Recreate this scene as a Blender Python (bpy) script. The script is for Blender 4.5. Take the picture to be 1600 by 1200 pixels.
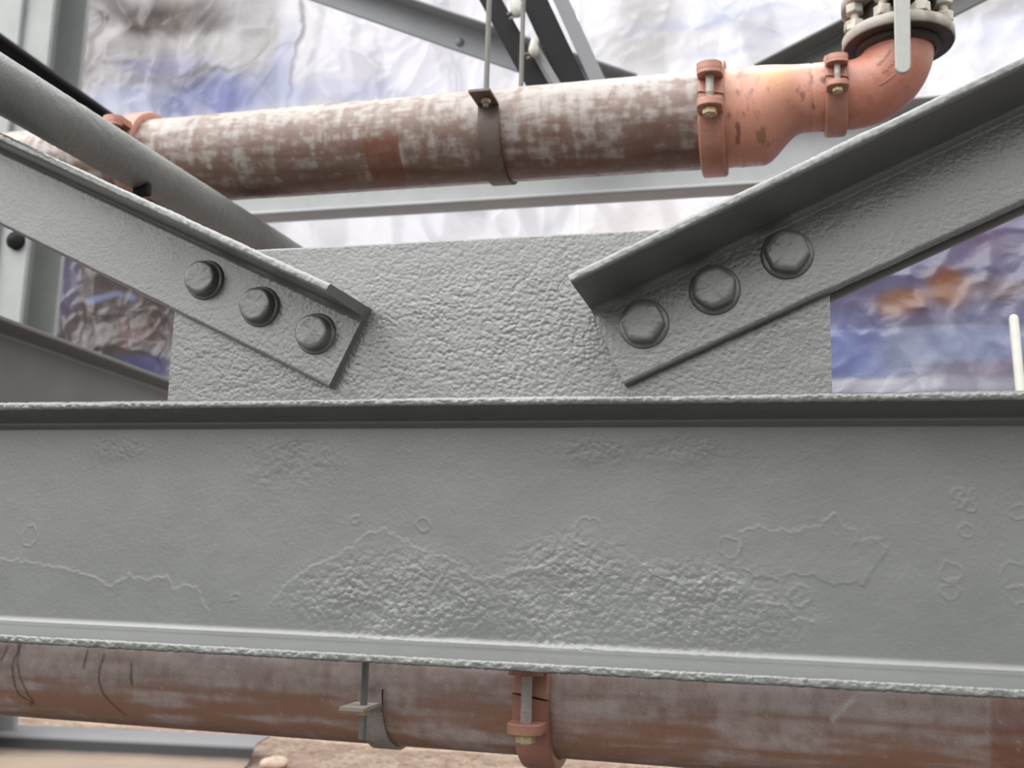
import bpy, math, random
import numpy as np
from mathutils import Vector, Matrix

for _o in list(bpy.data.objects):
    bpy.data.objects.remove(_o)
SC = bpy.context.scene
COL = SC.collection
random.seed(5)
EYE = 0.60                      # eye height above the ground; beam numbers below are taken from the eye

# ------------------------------------------------------------------ camera
YAW, PITCH, ROLL, FPX = math.radians(14.7), math.radians(9.36), math.radians(1.58), 1629.0
cy_, sy_, cp_, sp_ = math.cos(YAW), math.sin(YAW), math.cos(PITCH), math.sin(PITCH)
FWD = Vector((-sy_*cp_, cy_*cp_, sp_)); RT = Vector((cy_, sy_, 0)); UP = RT.cross(FWD)
cr_, sr_ = math.cos(ROLL), math.sin(ROLL)
RT, UP = cr_*RT + sr_*UP, -sr_*RT + cr_*UP
CAMP = Vector((0, 0, EYE))
cam = bpy.data.cameras.new('camera')
cam.sensor_width = 36; cam.lens = FPX/1600*36; cam.clip_start = 0.02; cam.clip_end = 100
cam.dof.use_dof = True; cam.dof.focus_distance = 1.25; cam.dof.aperture_fstop = 6.5
camo = bpy.data.objects.new('camera', cam); COL.objects.link(camo)
camo.matrix_world = Matrix(((RT.x, UP.x, -FWD.x, CAMP.x), (RT.y, UP.y, -FWD.y, CAMP.y), (RT.z, UP.z, -FWD.z, CAMP.z), (0, 0, 0, 1)))
SC.camera = camo

def ray(px, py):
    return RT*((px-800)/FPX) + UP*((600-py)/FPX) + FWD
def at(px, py, y):
    """point of the vertical plane at depth y that a pixel of the photograph looks at"""
    d = ray(px, py); return CAMP + d*(y/d.y)
def atz(px, py, zc):
    return CAMP + ray(px, py)*zc

# ------------------------------------------------------------------ sky, sun, exposure
SC.view_settings.view_transform = 'Standard'; SC.view_settings.look = 'None'
SC.view_settings.exposure = -0.12; SC.view_settings.gamma = 1.0; SC.view_settings.use_curve_mapping = False
W = bpy.data.worlds.new('overcast_sky'); SC.world = W; W.use_nodes = True
nt = W.node_tree; nt.nodes.clear()
wo = nt.nodes.new('ShaderNodeOutputWorld'); bg = nt.nodes.new('ShaderNodeBackground')
tc = nt.nodes.new('ShaderNodeTexCoord'); sep = nt.nodes.new('ShaderNodeSeparateXYZ')
nt.links.new(tc.outputs['Generated'], sep.inputs[0])
rz = nt.nodes.new('ShaderNodeMapRange'); rz.inputs['From Min'].default_value = 0.0; rz.inputs['From Max'].default_value = 0.9
rz.inputs['To Min'].default_value = 0.60; rz.inputs['To Max'].default_value = 2.9
nt.links.new(sep.outputs['Z'], rz.inputs['Value'])
ry = nt.nodes.new('ShaderNodeMapRange'); ry.inputs['From Min'].default_value = -0.4; ry.inputs['From Max'].default_value = 0.8
ry.inputs['To Min'].default_value = 1.0; ry.inputs['To Max'].default_value = 1.05
nt.links.new(sep.outputs['Y'], ry.inputs['Value'])
mu = nt.nodes.new('ShaderNodeMath'); mu.operation = 'MULTIPLY'
nt.links.new(rz.outputs[0], mu.inputs[0]); nt.links.new(ry.outputs[0], mu.inputs[1])
gz = nt.nodes.new('ShaderNodeMapRange'); gz.inputs['From Min'].default_value = -0.06; gz.inputs['From Max'].default_value = 0.01   # dark ground below the horizon
gz.inputs['To Min'].default_value = 0.02; gz.inputs['To Max'].default_value = 1.0
nt.links.new(sep.outputs['Z'], gz.inputs['Value'])
# a brighter break in the cloud, up to the left behind the photographer
dt = nt.nodes.new('ShaderNodeVectorMath'); dt.operation = 'DOT_PRODUCT'; nt.links.new(tc.outputs['Generated'], dt.inputs[0]); dt.inputs[1].default_value = Vector((-.42, -.56, .71)).normalized()
mx = nt.nodes.new('ShaderNodeMath'); mx.operation = 'MAXIMUM'; nt.links.new(dt.outputs['Value'], mx.inputs[0]); mx.inputs[1].default_value = 0
pw = nt.nodes.new('ShaderNodeMath'); pw.operation = 'POWER'; nt.links.new(mx.outputs[0], pw.inputs[0]); pw.inputs[1].default_value = 5
ad = nt.nodes.new('ShaderNodeMath'); ad.operation = 'MULTIPLY_ADD'; nt.links.new(pw.outputs[0], ad.inputs[0]); ad.inputs[1].default_value = 4.5; nt.links.new(mu.outputs[0], ad.inputs[2])
mg = nt.nodes.new('ShaderNodeMath'); mg.operation = 'MULTIPLY'; nt.links.new(ad.outputs[0], mg.inputs[0]); nt.links.new(gz.outputs[0], mg.inputs[1])
nt.links.new(mg.outputs[0], bg.inputs['Strength']); bg.inputs['Color'].default_value = (1.0, 0.995, 0.985, 1)
nt.links.new(bg.outputs[0], wo.inputs[0])
sl = bpy.data.lights.new('hazy_sun', 'SUN'); sl.energy = 1.5; sl.angle = math.radians(35); sl.color = (1, 0.98, 0.95)
so = bpy.data.objects.new('hazy_sun', sl); COL.objects.link(so)
so.rotation_euler = Vector((0.1, 0.5, 1)).to_track_quat('Z', 'Y').to_euler()

# ------------------------------------------------------------------ object helpers
def tag(o, label=None, cat=None, group=None, kind=None):
    if label: o['label'] = label
    if cat: o['category'] = cat
    if group: o['group'] = group
    if kind: o['kind'] = kind
    return o
def empty(name, loc, label, cat, group=None):
    o = bpy.data.objects.new(name, None); COL.objects.link(o); o.location = loc; o.empty_display_size = .02
    return tag(o, label, cat, group)
def link(name, me, mat, parent=None):
    o = bpy.data.objects.new(name, me); COL.objects.link(o)
    if mat: me.materials.append(mat)
    if parent:
        o.parent = parent
        q, p = parent, Vector((0, 0, 0))
        while q: p += q.location; q = q.parent
        o.location = -p
    return o
def smooth(me, ang=None):
    me.polygons.foreach_set('use_smooth', [True]*len(me.polygons))
    if ang is not None:
        try: me.set_sharp_from_angle(angle=math.radians(ang))
        except Exception: pass

class MB:
    def __init__(s): s.v = []; s.f = []
    def add(s, vs, fs):
        n = len(s.v); s.v += [tuple(v) for v in vs]; s.f += [tuple(i+n for i in f) for f in fs]; return s
    def prism(s, pts, O, A, B, N, h):
        """outline pts (a,b) in plane A,B at O, pushed along N by h"""
        O, A, B, N = map(Vector, (O, A, B, N)); n = len(pts)
        lo = [O + A*a + B*b for a, b in pts]; hi = [p + N*h for p in lo]
        return s.add(lo+hi, [tuple(range(n))[::-1], tuple(range(n, 2*n))] + [(i, (i+1) % n, n+(i+1) % n, n+i) for i in range(n)])
    def box(s, c, d):
        c = Vector(c); x, y, z = d
        return s.prism([(-x/2, -y/2), (x/2, -y/2), (x/2, y/2), (-x/2, y/2)], c-Vector((0, 0, z/2)), (1, 0, 0), (0, 1, 0), (0, 0, 1), z)
    def cyl(s, p0, p1, r, n=24, r1=None):
        p0, p1 = Vector(p0), Vector(p1); N = (p1-p0); h = N.length; N.normalize()
        A = N.orthogonal().normalized(); B = N.cross(A); r1 = r if r1 is None else r1
        lo = [p0 + (A*math.cos(t)+B*math.sin(t))*r for t in [2*math.pi*i/n for i in range(n)]]
        hi = [p1 + (A*math.cos(t)+B*math.sin(t))*r1 for t in [2*math.pi*i/n for i in range(n)]]
        return s.add(lo+hi, [tuple(range(n))[::-1], tuple(range(n, 2*n))] + [(i, (i+1) % n, n+(i+1) % n, n+i) for i in range(n)])
    def lathe(s, O, N, prof, n=48, A=None):
        """prof: (axial, radius) pairs round axis N from O"""
        O, N = Vector(O), Vector(N).normalized(); A = Vector(A) if A else N.orthogonal().normalized(); B = N.cross(A); m = len(prof)
        vs = [O + N*a + (A*math.cos(2*math.pi*i/n)+B*math.sin(2*math.pi*i/n))*max(r, 1e-5) for i in range(n) for a, r in prof]
        return s.add(vs, [(i*m+j, i*m+j+1, ((i+1) % n)*m+j+1, ((i+1) % n)*m+j) for i in range(n) for j in range(m-1)])
    def tube(s, path, r, n=8):
        k = len(path); vs = []
        for i, p in enumerate(path):
            p = Vector(p); t = (Vector(path[min(i+1, k-1)])-Vector(path[max(i-1, 0)])).normalized()
            A = t.orthogonal().normalized(); B = t.cross(A)
            vs += [p+(A*math.cos(2*math.pi*j/n)+B*math.sin(2*math.pi*j/n))*r for j in range(n)]
        fs = [(i*n+j, i*n+(j+1) % n, (i+1)*n+(j+1) % n, (i+1)*n+j) for i in range(k-1) for j in range(n)]
        return s.add(vs, fs+[tuple(range(n))[::-1], tuple(range((k-1)*n, k*n))])
    def build(s, name, mat, parent=None, bevel=0, ang=40, seg=2):
        me = bpy.data.meshes.new(name); me.from_pydata(s.v, [], s.f); me.update()
        smooth(me, ang); o = link(name, me, mat, parent)
        if bevel:
            b = o.modifiers.new('bevel', 'BEVEL'); b.width = bevel; b.segments = seg; b.limit_method = 'ANGLE'; b.angle_limit = math.radians(35)
        return o

# ------------------------------------------------------------------ numpy noise and relief sweeps
_rs = np.random.RandomState(11); _TAB = _rs.rand(256, 256)
def vnoise(x, y, s=1.0, seed=0):
    x = np.asarray(x)/s+seed*17.37+900; y = np.asarray(y)/s+seed*31.71+900
    xi = np.floor(x).astype(int); yi = np.floor(y).astype(int); fx = x-xi; fy = y-yi
    fx = fx*fx*fx*(fx*(fx*6-15)+10); fy = fy*fy*fy*(fy*(fy*6-15)+10)
    a = _TAB[xi & 255, yi & 255]; b = _TAB[(xi+1) & 255, yi & 255]; c = _TAB[xi & 255, (yi+1) & 255]; d = _TAB[(xi+1) & 255, (yi+1) & 255]
    return (a*(1-fx)+b*fx)*(1-fy)+(c*(1-fx)+d*fx)*fy
def fbm(x, y, s=1.0, seed=0, o=3):
    r = 0; a = 1; t = 0
    for k in range(o):
        r = r+a*vnoise(x*math.cos(.6*k)-y*math.sin(.6*k), x*math.sin(.6*k)+y*math.cos(.6*k), s/2**k, seed+k); t += a; a *= .5
    return r/t
def sst(a, b, x):
    t = np.clip((x-a)/(b-a), 0, 1); return t*t*(3-2*t)
def ell(x, z, cx, cz, rx, rz, soft=.5):
    d = np.sqrt(((x-cx)/rx)**2+((z-cz)/rz)**2); return 1-sst(1-soft, 1+soft, d)
def pathdist(X, Z, pts):
    D = np.full(X.shape, 9.0); S = np.zeros(X.shape)
    for (ax, az), (bx, bz) in zip(pts[:-1], pts[1:]):
        ux, uz = bx-ax, bz-az; L = ux*ux+uz*uz+1e-12
        t = np.clip(((X-ax)*ux+(Z-az)*uz)/L, 0, 1); dx = X-ax-t*ux; dz = Z-az-t*uz
        d = np.hypot(dx, dz); m = d < D; D = np.where(m, d, D); S = np.where(m, np.sign(ux*dz-uz*dx), S)
    return D, S

def rpoly(pts, default=.002):
    """closed profile from corners (u, v, corner radius, spacing on the edge after it)"""
    P = [np.array(p[:2], float) for p in pts]; n = len(P); out = []
    seg = []
    for i in range(n):
        a, b, c = P[i-1], P[i], P[(i+1) % n]; r = pts[i][2]
        d1 = (a-b)/np.linalg.norm(a-b); d2 = (c-b)/np.linalg.norm(c-b)
        ang = math.acos(np.clip(d1@d2, -1, 1))
        if r <= 0: seg.append([b]); continue
        k = r/math.tan(ang/2); s_, e_ = b+d1*k, b+d2*k
        bis = (d1+d2)/np.linalg.norm(d1+d2); C = b+bis*r/math.sin(ang/2)
        a0 = math.atan2(*(s_-C)[::-1]); a1 = math.atan2(*(e_-C)[::-1]); da = (a1-a0+math.pi) % (2*math.pi)-math.pi
        m = max(3, int(abs(da)*r/.0013)+2)
        seg.append([C+r*np.array([math.cos(a0+da*j/m), math.sin(a0+da*j/m)]) for j in range(m+1)])
    for i in range(n):
        out += seg[i]
        p, q = seg[i][-1], seg[(i+1) % n][0]; ds = pts[i][3] if len(pts[i]) > 3 else default
        m = int(np.linalg.norm(q-p)/ds)
        out += [p+(q-p)*j/(m+1) for j in range(1, m+1)]
    return np.array(out)
def stations(a, b, d0, d1, fine, coarse=.02):
    l = list(np.arange(a, d0, coarse))+list(np.arange(d0, d1, fine))+list(np.arange(d1, b, coarse))+[b]
    l = sorted(set(round(float(x), 6) for x in l)); return np.array(l)
def sweep(name, prof, ts, O, T, U, V, hfun=None, cfun=None, afun=None, mat=None, parent=None, skew=None):
    """closed profile (u,v) swept along T; hfun(t,u,v,nu,nv) lifts the surface, cfun gives colour, afun grain strength"""
    O, T, U, V = [np.array(q, float) for q in (O, T, U, V)]
    N = len(prof); M = len(ts)
    tan = np.roll(prof, -1, 0)-np.roll(prof, 1, 0); tan /= np.linalg.norm(tan, axis=1)[:, None]+1e-12
    area = np.sum(prof[:, 0]*np.roll(prof[:, 1], -1)-np.roll(prof[:, 0], -1)*prof[:, 1])
    nrm = np.stack([tan[:, 1], -tan[:, 0]], 1)*(1 if area > 0 else -1)
    TT = np.repeat(ts[:, None], N, 1); UU = np.repeat(prof[None, :, 0], M, 0); VV = np.repeat(prof[None, :, 1], M, 0)
    NU = np.repeat(nrm[None, :, 0], M, 0); NV = np.repeat(nrm[None, :, 1], M, 0)
    h = hfun(TT, UU, VV, NU, NV) if hfun else 0*TT
    T2 = TT+(skew(UU, VV)*(TT == ts[0]) if skew else 0)
    co = O+T2[..., None]*T+(UU+NU*h)[..., None]*U+(VV+NV*h)[..., None]*V
    co = co.reshape(-1, 3)
    i = np.arange(M-1)[:, None]*N; j = np.arange(N)[None, :]; j2 = (j+1) % N
    q = np.stack([i+j, i+j2, i+N+j2, i+N+j], -1).reshape(-1, 4)
    flip = (np.dot(np.cross(U, V), T) > 0) == (area > 0)
    if not flip: q = q[:, ::-1]
    c0 = np.arange(N); c1 = np.arange(N)+(M-1)*N
    c0 = c0[::-1] if flip else c0; c1 = c1 if flip else c1[::-1]
    # the cap vertices are doubled, so the cut faces stay flat
    vv = np.vstack([co, co[:N], co[(M-1)*N:]]); K = len(co)
    me = bpy.data.meshes.new(name); me.vertices.add(len(vv)); me.vertices.foreach_set('co', vv.astype(np.float32).ravel())
    loops = np.concatenate([q.ravel(), c0+K, (c1-(M-1)*N)+K+N]).astype(np.int32)
    me.loops.add(len(loops)); me.loops.foreach_set('vertex_index', loops)
    nf = len(q)+2; me.polygons.add(nf)
    st = np.concatenate([np.arange(len(q))*4, [len(q)*4, len(q)*4+N]]).astype(np.int32)
    me.polygons.foreach_set('loop_start', st)
    try: me.polygons.foreach_set('loop_total', np.concatenate([np.full(len(q), 4), [N, N]]).astype(np.int32))
    except Exception: pass
    me.update(calc_edges=True); me.validate()
    me.polygons.foreach_set('use_smooth', [True]*len(me.polygons))
    def attr(nm, arr, typ):
        arr = np.asarray(arr, np.float32)
        if typ == 'FLOAT':
            arr = arr.reshape(-1); arr = np.concatenate([arr, arr[:N], arr[(M-1)*N:]]); a = me.attributes.new(nm, 'FLOAT', 'POINT'); a.data.foreach_set('value', arr)
        else:
            arr = arr.reshape(-1, 3); arr = np.vstack([arr, arr[:N], arr[(M-1)*N:]]); arr = np.hstack([arr, np.ones((len(arr), 1), np.float32)])
            a = me.attributes.new(nm, 'FLOAT_COLOR', 'POINT'); a.data.foreach_set('color', arr.ravel())
    if cfun is not None: attr('tint', cfun(TT, UU, VV), 'C')
    if afun is not None: attr('grain', afun(TT, UU, VV), 'FLOAT')
    return link(name, me, mat, parent)

# ------------------------------------------------------------------ materials
def newmat(name):
    m = bpy.data.materials.new(name); m.use_nodes = True; n = m.node_tree; n.nodes.clear()
    out = n.nodes.new('ShaderNodeOutputMaterial'); b = n.nodes.new('ShaderNodeBsdfPrincipled'); n.links.new(b.outputs[0], out.inputs[0])
    return m, n, b, out
def noise(n, scale, detail=3, rough=.55, vec=None, dist=0):
    t = n.nodes.new('ShaderNodeTexNoise'); t.inputs['Scale'].default_value = scale; t.inputs['Detail'].default_value = detail
    t.inputs['Roughness'].default_value = rough; t.inputs['Distortion'].default_value = dist
    if vec: n.links.new(vec, t.inputs['Vector'])
    return t.outputs['Fac']
def mrange(n, v, a, b, c, d):
    r = n.nodes.new('ShaderNodeMapRange'); n.links.new(v, r.inputs['Value'])
    for k, x in zip(('From Min', 'From Max', 'To Min', 'To Max'), (a, b, c, d)): r.inputs[k].default_value = x
    return r.outputs[0]
def mixc(n, f, a, b, mode='MIX'):
    m = n.nodes.new('ShaderNodeMix'); m.data_type = 'RGBA'; m.blend_type = mode
    if isinstance(f, float): m.inputs[0].default_value = f
    else: n.links.new(f, m.inputs[0])
    for k, x in ((6, a), (7, b)):
        if isinstance(x, tuple): m.inputs[k].default_value = (*x, 1)
        else: n.links.new(x, m.inputs[k])
    return m.outputs[2]
def math_(n, op, a, b):
    m = n.nodes.new('ShaderNodeMath'); m.operation = op
    for k, x in ((0, a), (1, b)):
        if isinstance(x, (int, float)): m.inputs[k].default_value = x
        else: n.links.new(x, m.inputs[k])
    return m.outputs[0]
def posn(n):
    return n.nodes.new('ShaderNodeNewGeometry').outputs['Position']

def paint(name, col, rough=.42, grain=True, bump=.0006, scale=230, var=.08, spec=.5):
    """thick brushed-on steel paint; 'grain' on the mesh says how pebbly it dried"""
    m, n, b, _ = newmat(name); p = posn(n)
    f1 = noise(n, 9, 3, .6, p)
    lo = tuple(c*(1-var) for c in col); hi = tuple(c*(1+var) for c in col)
    c = mixc(n, mrange(n, f1, .3, .7, 0, 1), lo, hi)
    sp = mrange(n, noise(n, 420, 2, .5, p), .76, .80, 0, .45)
    c = mixc(n, sp, c, tuple(min(1, x*1.7) for x in col)); n.links.new(c, b.inputs['Base Color'])
    b.inputs['Roughness'].default_value = rough; b.inputs['Specular IOR Level'].default_value = spec
    h = noise(n, scale, 3, .55, p, .2); h2 = noise(n, scale*2.7, 2, .5, p)
    hh = math_(n, 'ADD', h, math_(n, 'MULTIPLY', h2, .35))
    if grain:
        a = n.nodes.new('ShaderNodeAttribute'); a.attribute_name = 'grain'
        hh = math_(n, 'MULTIPLY', hh, a.outputs['Fac'])
    bp = n.nodes.new('ShaderNodeBump'); bp.inputs['Strength'].default_value = 1; bp.inputs['Distance'].default_value = bump
    n.links.new(hh, bp.inputs['Height']); n.links.new(bp.outputs[0], b.inputs['Normal'])
    return m
def tinted(name, rough=.5, bump=.0004, scale=260, spec=.5, rvar=.15, metal=0):
    """colour comes from the 'tint' map computed on the mesh (rust, scale, dirt)"""
    m, n, b, _ = newmat(name); p = posn(n)
    a = n.nodes.new('ShaderNodeAttribute'); a.attribute_name = 'tint'
    f = noise(n, 700, 2, .6, p)
    c = mixc(n, mrange(n, f, .3, .7, 0, 1), mixc(n, 1.0, a.outputs['Color'], (.82, .80, .78), 'MULTIPLY'), mixc(n, 1.0, a.outputs['Color'], (1.15, 1.16, 1.18), 'MULTIPLY'))
    n.links.new(c, b.inputs['Base Color'])
    n.links.new(mrange(n, noise(n, 40, 3, .6, p), .3, .7, rough-rvar, rough+rvar), b.inputs['Roughness'])
    b.inputs['Specular IOR Level'].default_value = spec; b.inputs['Metallic'].default_value = metal
    bp = n.nodes.new('ShaderNodeBump'); bp.inputs['Strength'].default_value = 1; bp.inputs['Distance'].default_value = bump
    n.links.new(noise(n, scale, 3, .6, p), bp.inputs['Height']); n.links.new(bp.outputs[0], b.inputs['Normal'])
    return m
def plain(name, col, rough=.5, spec=.5, var=.12, scale=60, bump=.0002, dirt=None, metal=0):
    m, n, b, _ = newmat(name); p = posn(n)
    f = noise(n, scale, 4, .6, p)
    c = mixc(n, mrange(n, f, .3, .7, 0, 1), tuple(x*(1-var) for x in col), tuple(min(1, x*(1+var)) for x in col))
    if dirt: c = mixc(n, mrange(n, noise(n, scale*.6, 5, .7, p), .48, .66, 0, .85), c, dirt)
    n.links.new(c, b.inputs['Base Color']); b.inputs['Roughness'].default_value = rough; b.inputs['Specular IOR Level'].default_value = spec; b.inputs['Metallic'].default_value = metal
    bp = n.nodes.new('ShaderNodeBump'); bp.inputs['Distance'].default_value = bump
    n.links.new(noise(n, scale*5, 3, .6, p), bp.inputs['Height']); n.links.new(bp.outputs[0], b.inputs['Normal'])
    return m
GREY = (.142, .148, .141)
M_BEAM = paint('grey_enamel', GREY, .27, bump=.0006, spec=1.0)
M_FAR = paint('grey_enamel_far', (.15, .156, .15), .4, False, .0003, 120)
M_TUBE = paint('grey_enamel_tube', (.175, .182, .174), .45, bump=.0008, spec=.4)
M_BOLT = paint('grey_enamel_bolt', GREY, .30, False, .0005, 160, spec=.9)
M_LIGHT = paint('pale_grey_enamel', (.33, .34, .345), .5, False, .0002, 120)
M_LITFACE = paint('lit_face_enamel', (.20, .205, .215), .6, False, .0002, 120, spec=.3)
M_FAR2 = paint('far_brace_enamel', (.24, .25, .265), .5, False, .0003, 120)
M_COLM = paint('column_enamel', (.33, .35, .34), .5, False, .0003, 120)
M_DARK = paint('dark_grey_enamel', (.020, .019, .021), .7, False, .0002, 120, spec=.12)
M_PIPE = tinted('mill_scale_and_rust', .42, .0002, 300)
M_ORANGE = tinted('orange_primer', .38, .0003, 200)
M_ROD = plain('zinc_rod', (.17, .165, .15), .5, spec=.3)
M_STRAP = plain('galvanised_strap', (.38, .33, .30), .5, dirt=(.26, .19, .15))
M_CBOLT = plain('coupling_bolt_steel', (.40, .37, .34), .45, metal=.1)
M_STRAP_SHADE = plain('backlit_strap', (.13, .10, .085), .5, metal=.1, dirt=(.09, .05, .035))  # upper strap's backlit darkness is put into its colour
M_CPL = plain('coupling_primer', (.42, .20, .145), .42, dirt=(.32, .14, .10), scale=30, bump=.0004)
M_NUT = plain('yellow_zinc', (.52, .43, .24), .4, metal=.3)
M_CAST = plain('dirty_white_cast_iron', (.50, .48, .42), .5, dirt=(.20, .13, .08), scale=45, bump=.0005)
M_BLACKCAST = plain('black_cast_iron', (.035, .028, .025), .5, dirt=(.09, .04, .025), scale=45, bump=.0005)
M_HANDLE = plain('pale_grey_handle', (.33, .33, .31), .45, var=.05)
M_WHITE = plain('white_plastic', (.62, .62, .56), .4, var=.05)

# ------------------------------------------------------------------ main channel beam
YW = 1.2036                                    # depth of the web and of the gusset face
def web_xz(px, py):
    p = at(px, py, YW); return (p.x, p.z-EYE)
def wpath(l): return [web_xz(*q) for q in l]
CRACKS = [
    [(430, 932), (455, 905), (490, 884), (530, 866), (556, 848), (580, 831), (602, 829), (622, 838), (660, 858), (700, 870), (722, 890), (745, 905), (765, 903), (800, 897), (850, 886), (876, 866), (893, 884), (912, 876), (930, 905)],
    [(985, 868), (1012, 885), (1025, 898), (1055, 906), (1090, 908), (1120, 898), (1150, 910), (1182, 918)],
    [(1188, 936), (1220, 944), (1238, 955), (1238, 972), (1270, 968)],
    [(1160, 832), (1180, 822), (1205, 828), (1235, 832), (1255, 826), (1280, 818), (1302, 804), (1318, 820), (1342, 832), (1336, 848), (1362, 836), (1384, 852), (1380, 868), (1362, 894), (1350, 912), (1325, 908), (1302, 914), (1275, 902), (1245, 898), (1215, 906), (1180, 900), (1158, 888), (1155, 862), (1160, 832)],
    [(0, 872), (60, 880), (112, 890), (150, 906), (176, 916), (200, 897), (232, 904), (262, 901), (272, 922), (300, 911), (312, 925), (322, 948), (326, 956)],
]
RINGS = [(661, 820, 12), (367, 932, 8), (1485, 892, 13), (1140, 856, 14), (1482, 924, 11), (920, 832, 22), (556, 812, 6), (46, 838, 16), (1588, 900, 18), (1590, 930, 12), (1252, 930, 14), (1510, 828, 8), (1498, 770, 7), (1516, 790, 6), (1500, 788, 5), (1520, 772, 5), (1590, 800, 9)]
PATCH = [(620, 935, 150, 62), (890, 945, 105, 85), (1080, 955, 130, 60), (455, 722, 75, 45), (190, 700, 50, 18), (930, 700, 60, 22), (580, 975, 60, 30), (1060, 700, 60, 25)]
def web_mask(X, Z):
    m = 0*X
    for px, py, rx, ry in PATCH:
        x, z = web_xz(px, py); k = YW/FPX*1.08; a = 1 if py > 800 else .30
        m = np.maximum(m, a*ell(X, Z, x, z, rx*k, ry*k, .55))
    return m*(.45+.75*vnoise(X, Z, .02, 5))
def worley(x, z, s, seed=0):
    x = np.asarray(x)/s+seed*7.1+500; z = np.asarray(z)/s+seed*3.7+500
    x, z = x+.35*(vnoise(x, z, 1.7, seed+5)-.5)*2, z+.35*(vnoise(x, z, 1.7, seed+8)-.5)*2
    xi = np.floor(x).astype(int); zi = np.floor(z).astype(int); D = np.full(x.shape, 9.0)
    for a in (-1, 0, 1):
        for b in (-1, 0, 1):
            cx = xi+a; cz = zi+b; jx = _TAB[cx & 255, cz & 255]; jz = _TAB[(cx+91) & 255, (cz+37) & 255]; k = .75+.6*_TAB[(cx+13) & 255, (cz+171) & 255]
            D = np.minimum(D, np.hypot(cx+jx-x, cz+jz-z)/k)
    return D
def peb(x, z, s, seed):
    """drops and pebbles dried into the paint, 0..1"""
    d = worley(x, z, s, seed); return np.clip(1-(d/.72)**2, 0, 1)
def cell(x, z, s, seed):
    """blistered pebble grain"""
    a = vnoise(x, z, s, seed)+.6*vnoise(x*.8-z*.6, x*.6+z*.8, s*.62, seed+3)
    return 1-np.abs(2*(a/1.6)-1)*1.6
def beam_h(T, U, Vv, NU, NV):
    web = sst(.02, .0, Vv)*(NV > .5)
    wx = T+.0024*(fbm(T, U, .012, 21)-.5)*2+.0042*(vnoise(T, U, .0065, 22)-.5); wz = U+.0024*(fbm(T, U, .011, 27)-.5)*2+.0052*(vnoise(T, U, .006, 28)-.5)
    h = .00035*(fbm(T, U, .045, 1)-.5)
    mk = web_mask(T, U)*web
    h = h+mk*.00085*(peb(T, U, .0075, 2)*.9+.4*peb(T, U, .0045, 3))+web*.00010*fbm(T, U, .004, 33)
    for c in CRACKS:
        p = wpath(c); xs = [q[0] for q in p]; zs = [q[1] for q in p]
        sel = (T > min(xs)-.04) & (T < max(xs)+.04) & (U > min(zs)-.04) & (U < max(zs)+.04) & (Vv < .004)
        if sel.any():
            D, S = pathdist(wx[sel], wz[sel], p)
            h[sel] += .00022*sst(-.0012, .0012, -D*S)*np.exp(-D/.016)*(sst(.0, .1, D+.1)) + .00016*np.exp(-(D/.0014)**2)*(.3+1.2*vnoise(T[sel], U[sel], .012, 91))
    for px, py, r in RINGS:
        x, z = web_xz(px, py); d = np.hypot(wx-x, wz-z); h += web*.00024*np.exp(-((d-r*.00078)/.0014)**2)
    # flange toes: hammered, lumpy edge
    toe = sst(.070, .076, Vv)
    h = h+toe*(.0010*(cell(T, U*1.5+Vv, .011, 8)-.3)*.7+.0007*(cell(T, U+Vv, .005, 9)-.3))
    h = h+toe*.0012*(fbm(T, U*0, .06, 44)-.5)
    fl = sst(.01, .02, Vv)*(1-toe); h = h+fl*.0003*(fbm(T, Vv, .01, 13)-.5)
    return h
def beam_g(T, U, Vv):
    toe = sst(.066, .076, Vv); return .22+.9*web_mask(T, U)*(Vv < .01)+1.0*toe
prof = rpoly([(-.1225, -.010, .001, .02), (-.1225, .078, .0028, .0016), (-.1132, .078, .0028, .003), (-.1055, .0, .011, .00135),
              (.1606, .0, .011, .002), (.1685, .078, .0035, .0016), (.1776, .078, .004, .004), (.1776, -.010, .001, .03)])
# profile u = height, v = towards the camera
beam = sweep('channel_beam', prof, stations(-1.75, .75, -1.10, .30, .00145, .02), (0, YW, EYE), (1, 0, 0), (0, 0, 1), (0, -1, 0), beam_h, None, beam_g, M_BEAM)
tag(beam, 'grey painted steel channel beam spanning the whole foreground below the gusset plate', 'beam')

# ------------------------------------------------------------------ gusset plate
def gus_h(T, U, Vv, NU, NV):
    fr = (NV > .3)
    big = .45+.55*ell(T, U, *web_xz(700, 520), .16, .09, .6)+.35*ell(T, U, *web_xz(400, 580), .12, .05, .6)+.4*ell(T, U, *web_xz(880, 540), .08, .12, .6)
    m = big*(.6+.6*vnoise(T, U, .03, 4))
    h = fr*(m*.00085*(peb(T, U, .0056, 12)*.8+.5*peb(T, U, .0036, 14))+.0006*(fbm(T, U, .02, 3)-.5))
    return h+.0008*(1-fr)*(fbm(T, U, .012, 6)-.5)+.0010*(1-fr)*(fbm(T, U*0, .035, 66)-.5)
gp = rpoly([(.1776, -.012, .0005, .02), (.1776, 0, .0005, .00125), (.3905, 0, .0022, .002), (.3905, -.012, .0022, .02)])
gus = sweep('gusset_plate', gp, stations(-.785, .0545, -.785, .0545, .0014), (0, YW, EYE), (1, 0, 0), (0, 0, 1), (0, -1, 0), gus_h, None,
            lambda T, U, V_: .95+0*T, M_BEAM)
tag(gus, 'grey gusset plate with pebbled paint standing on the beam between the two bolted angle braces', 'plate')

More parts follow.
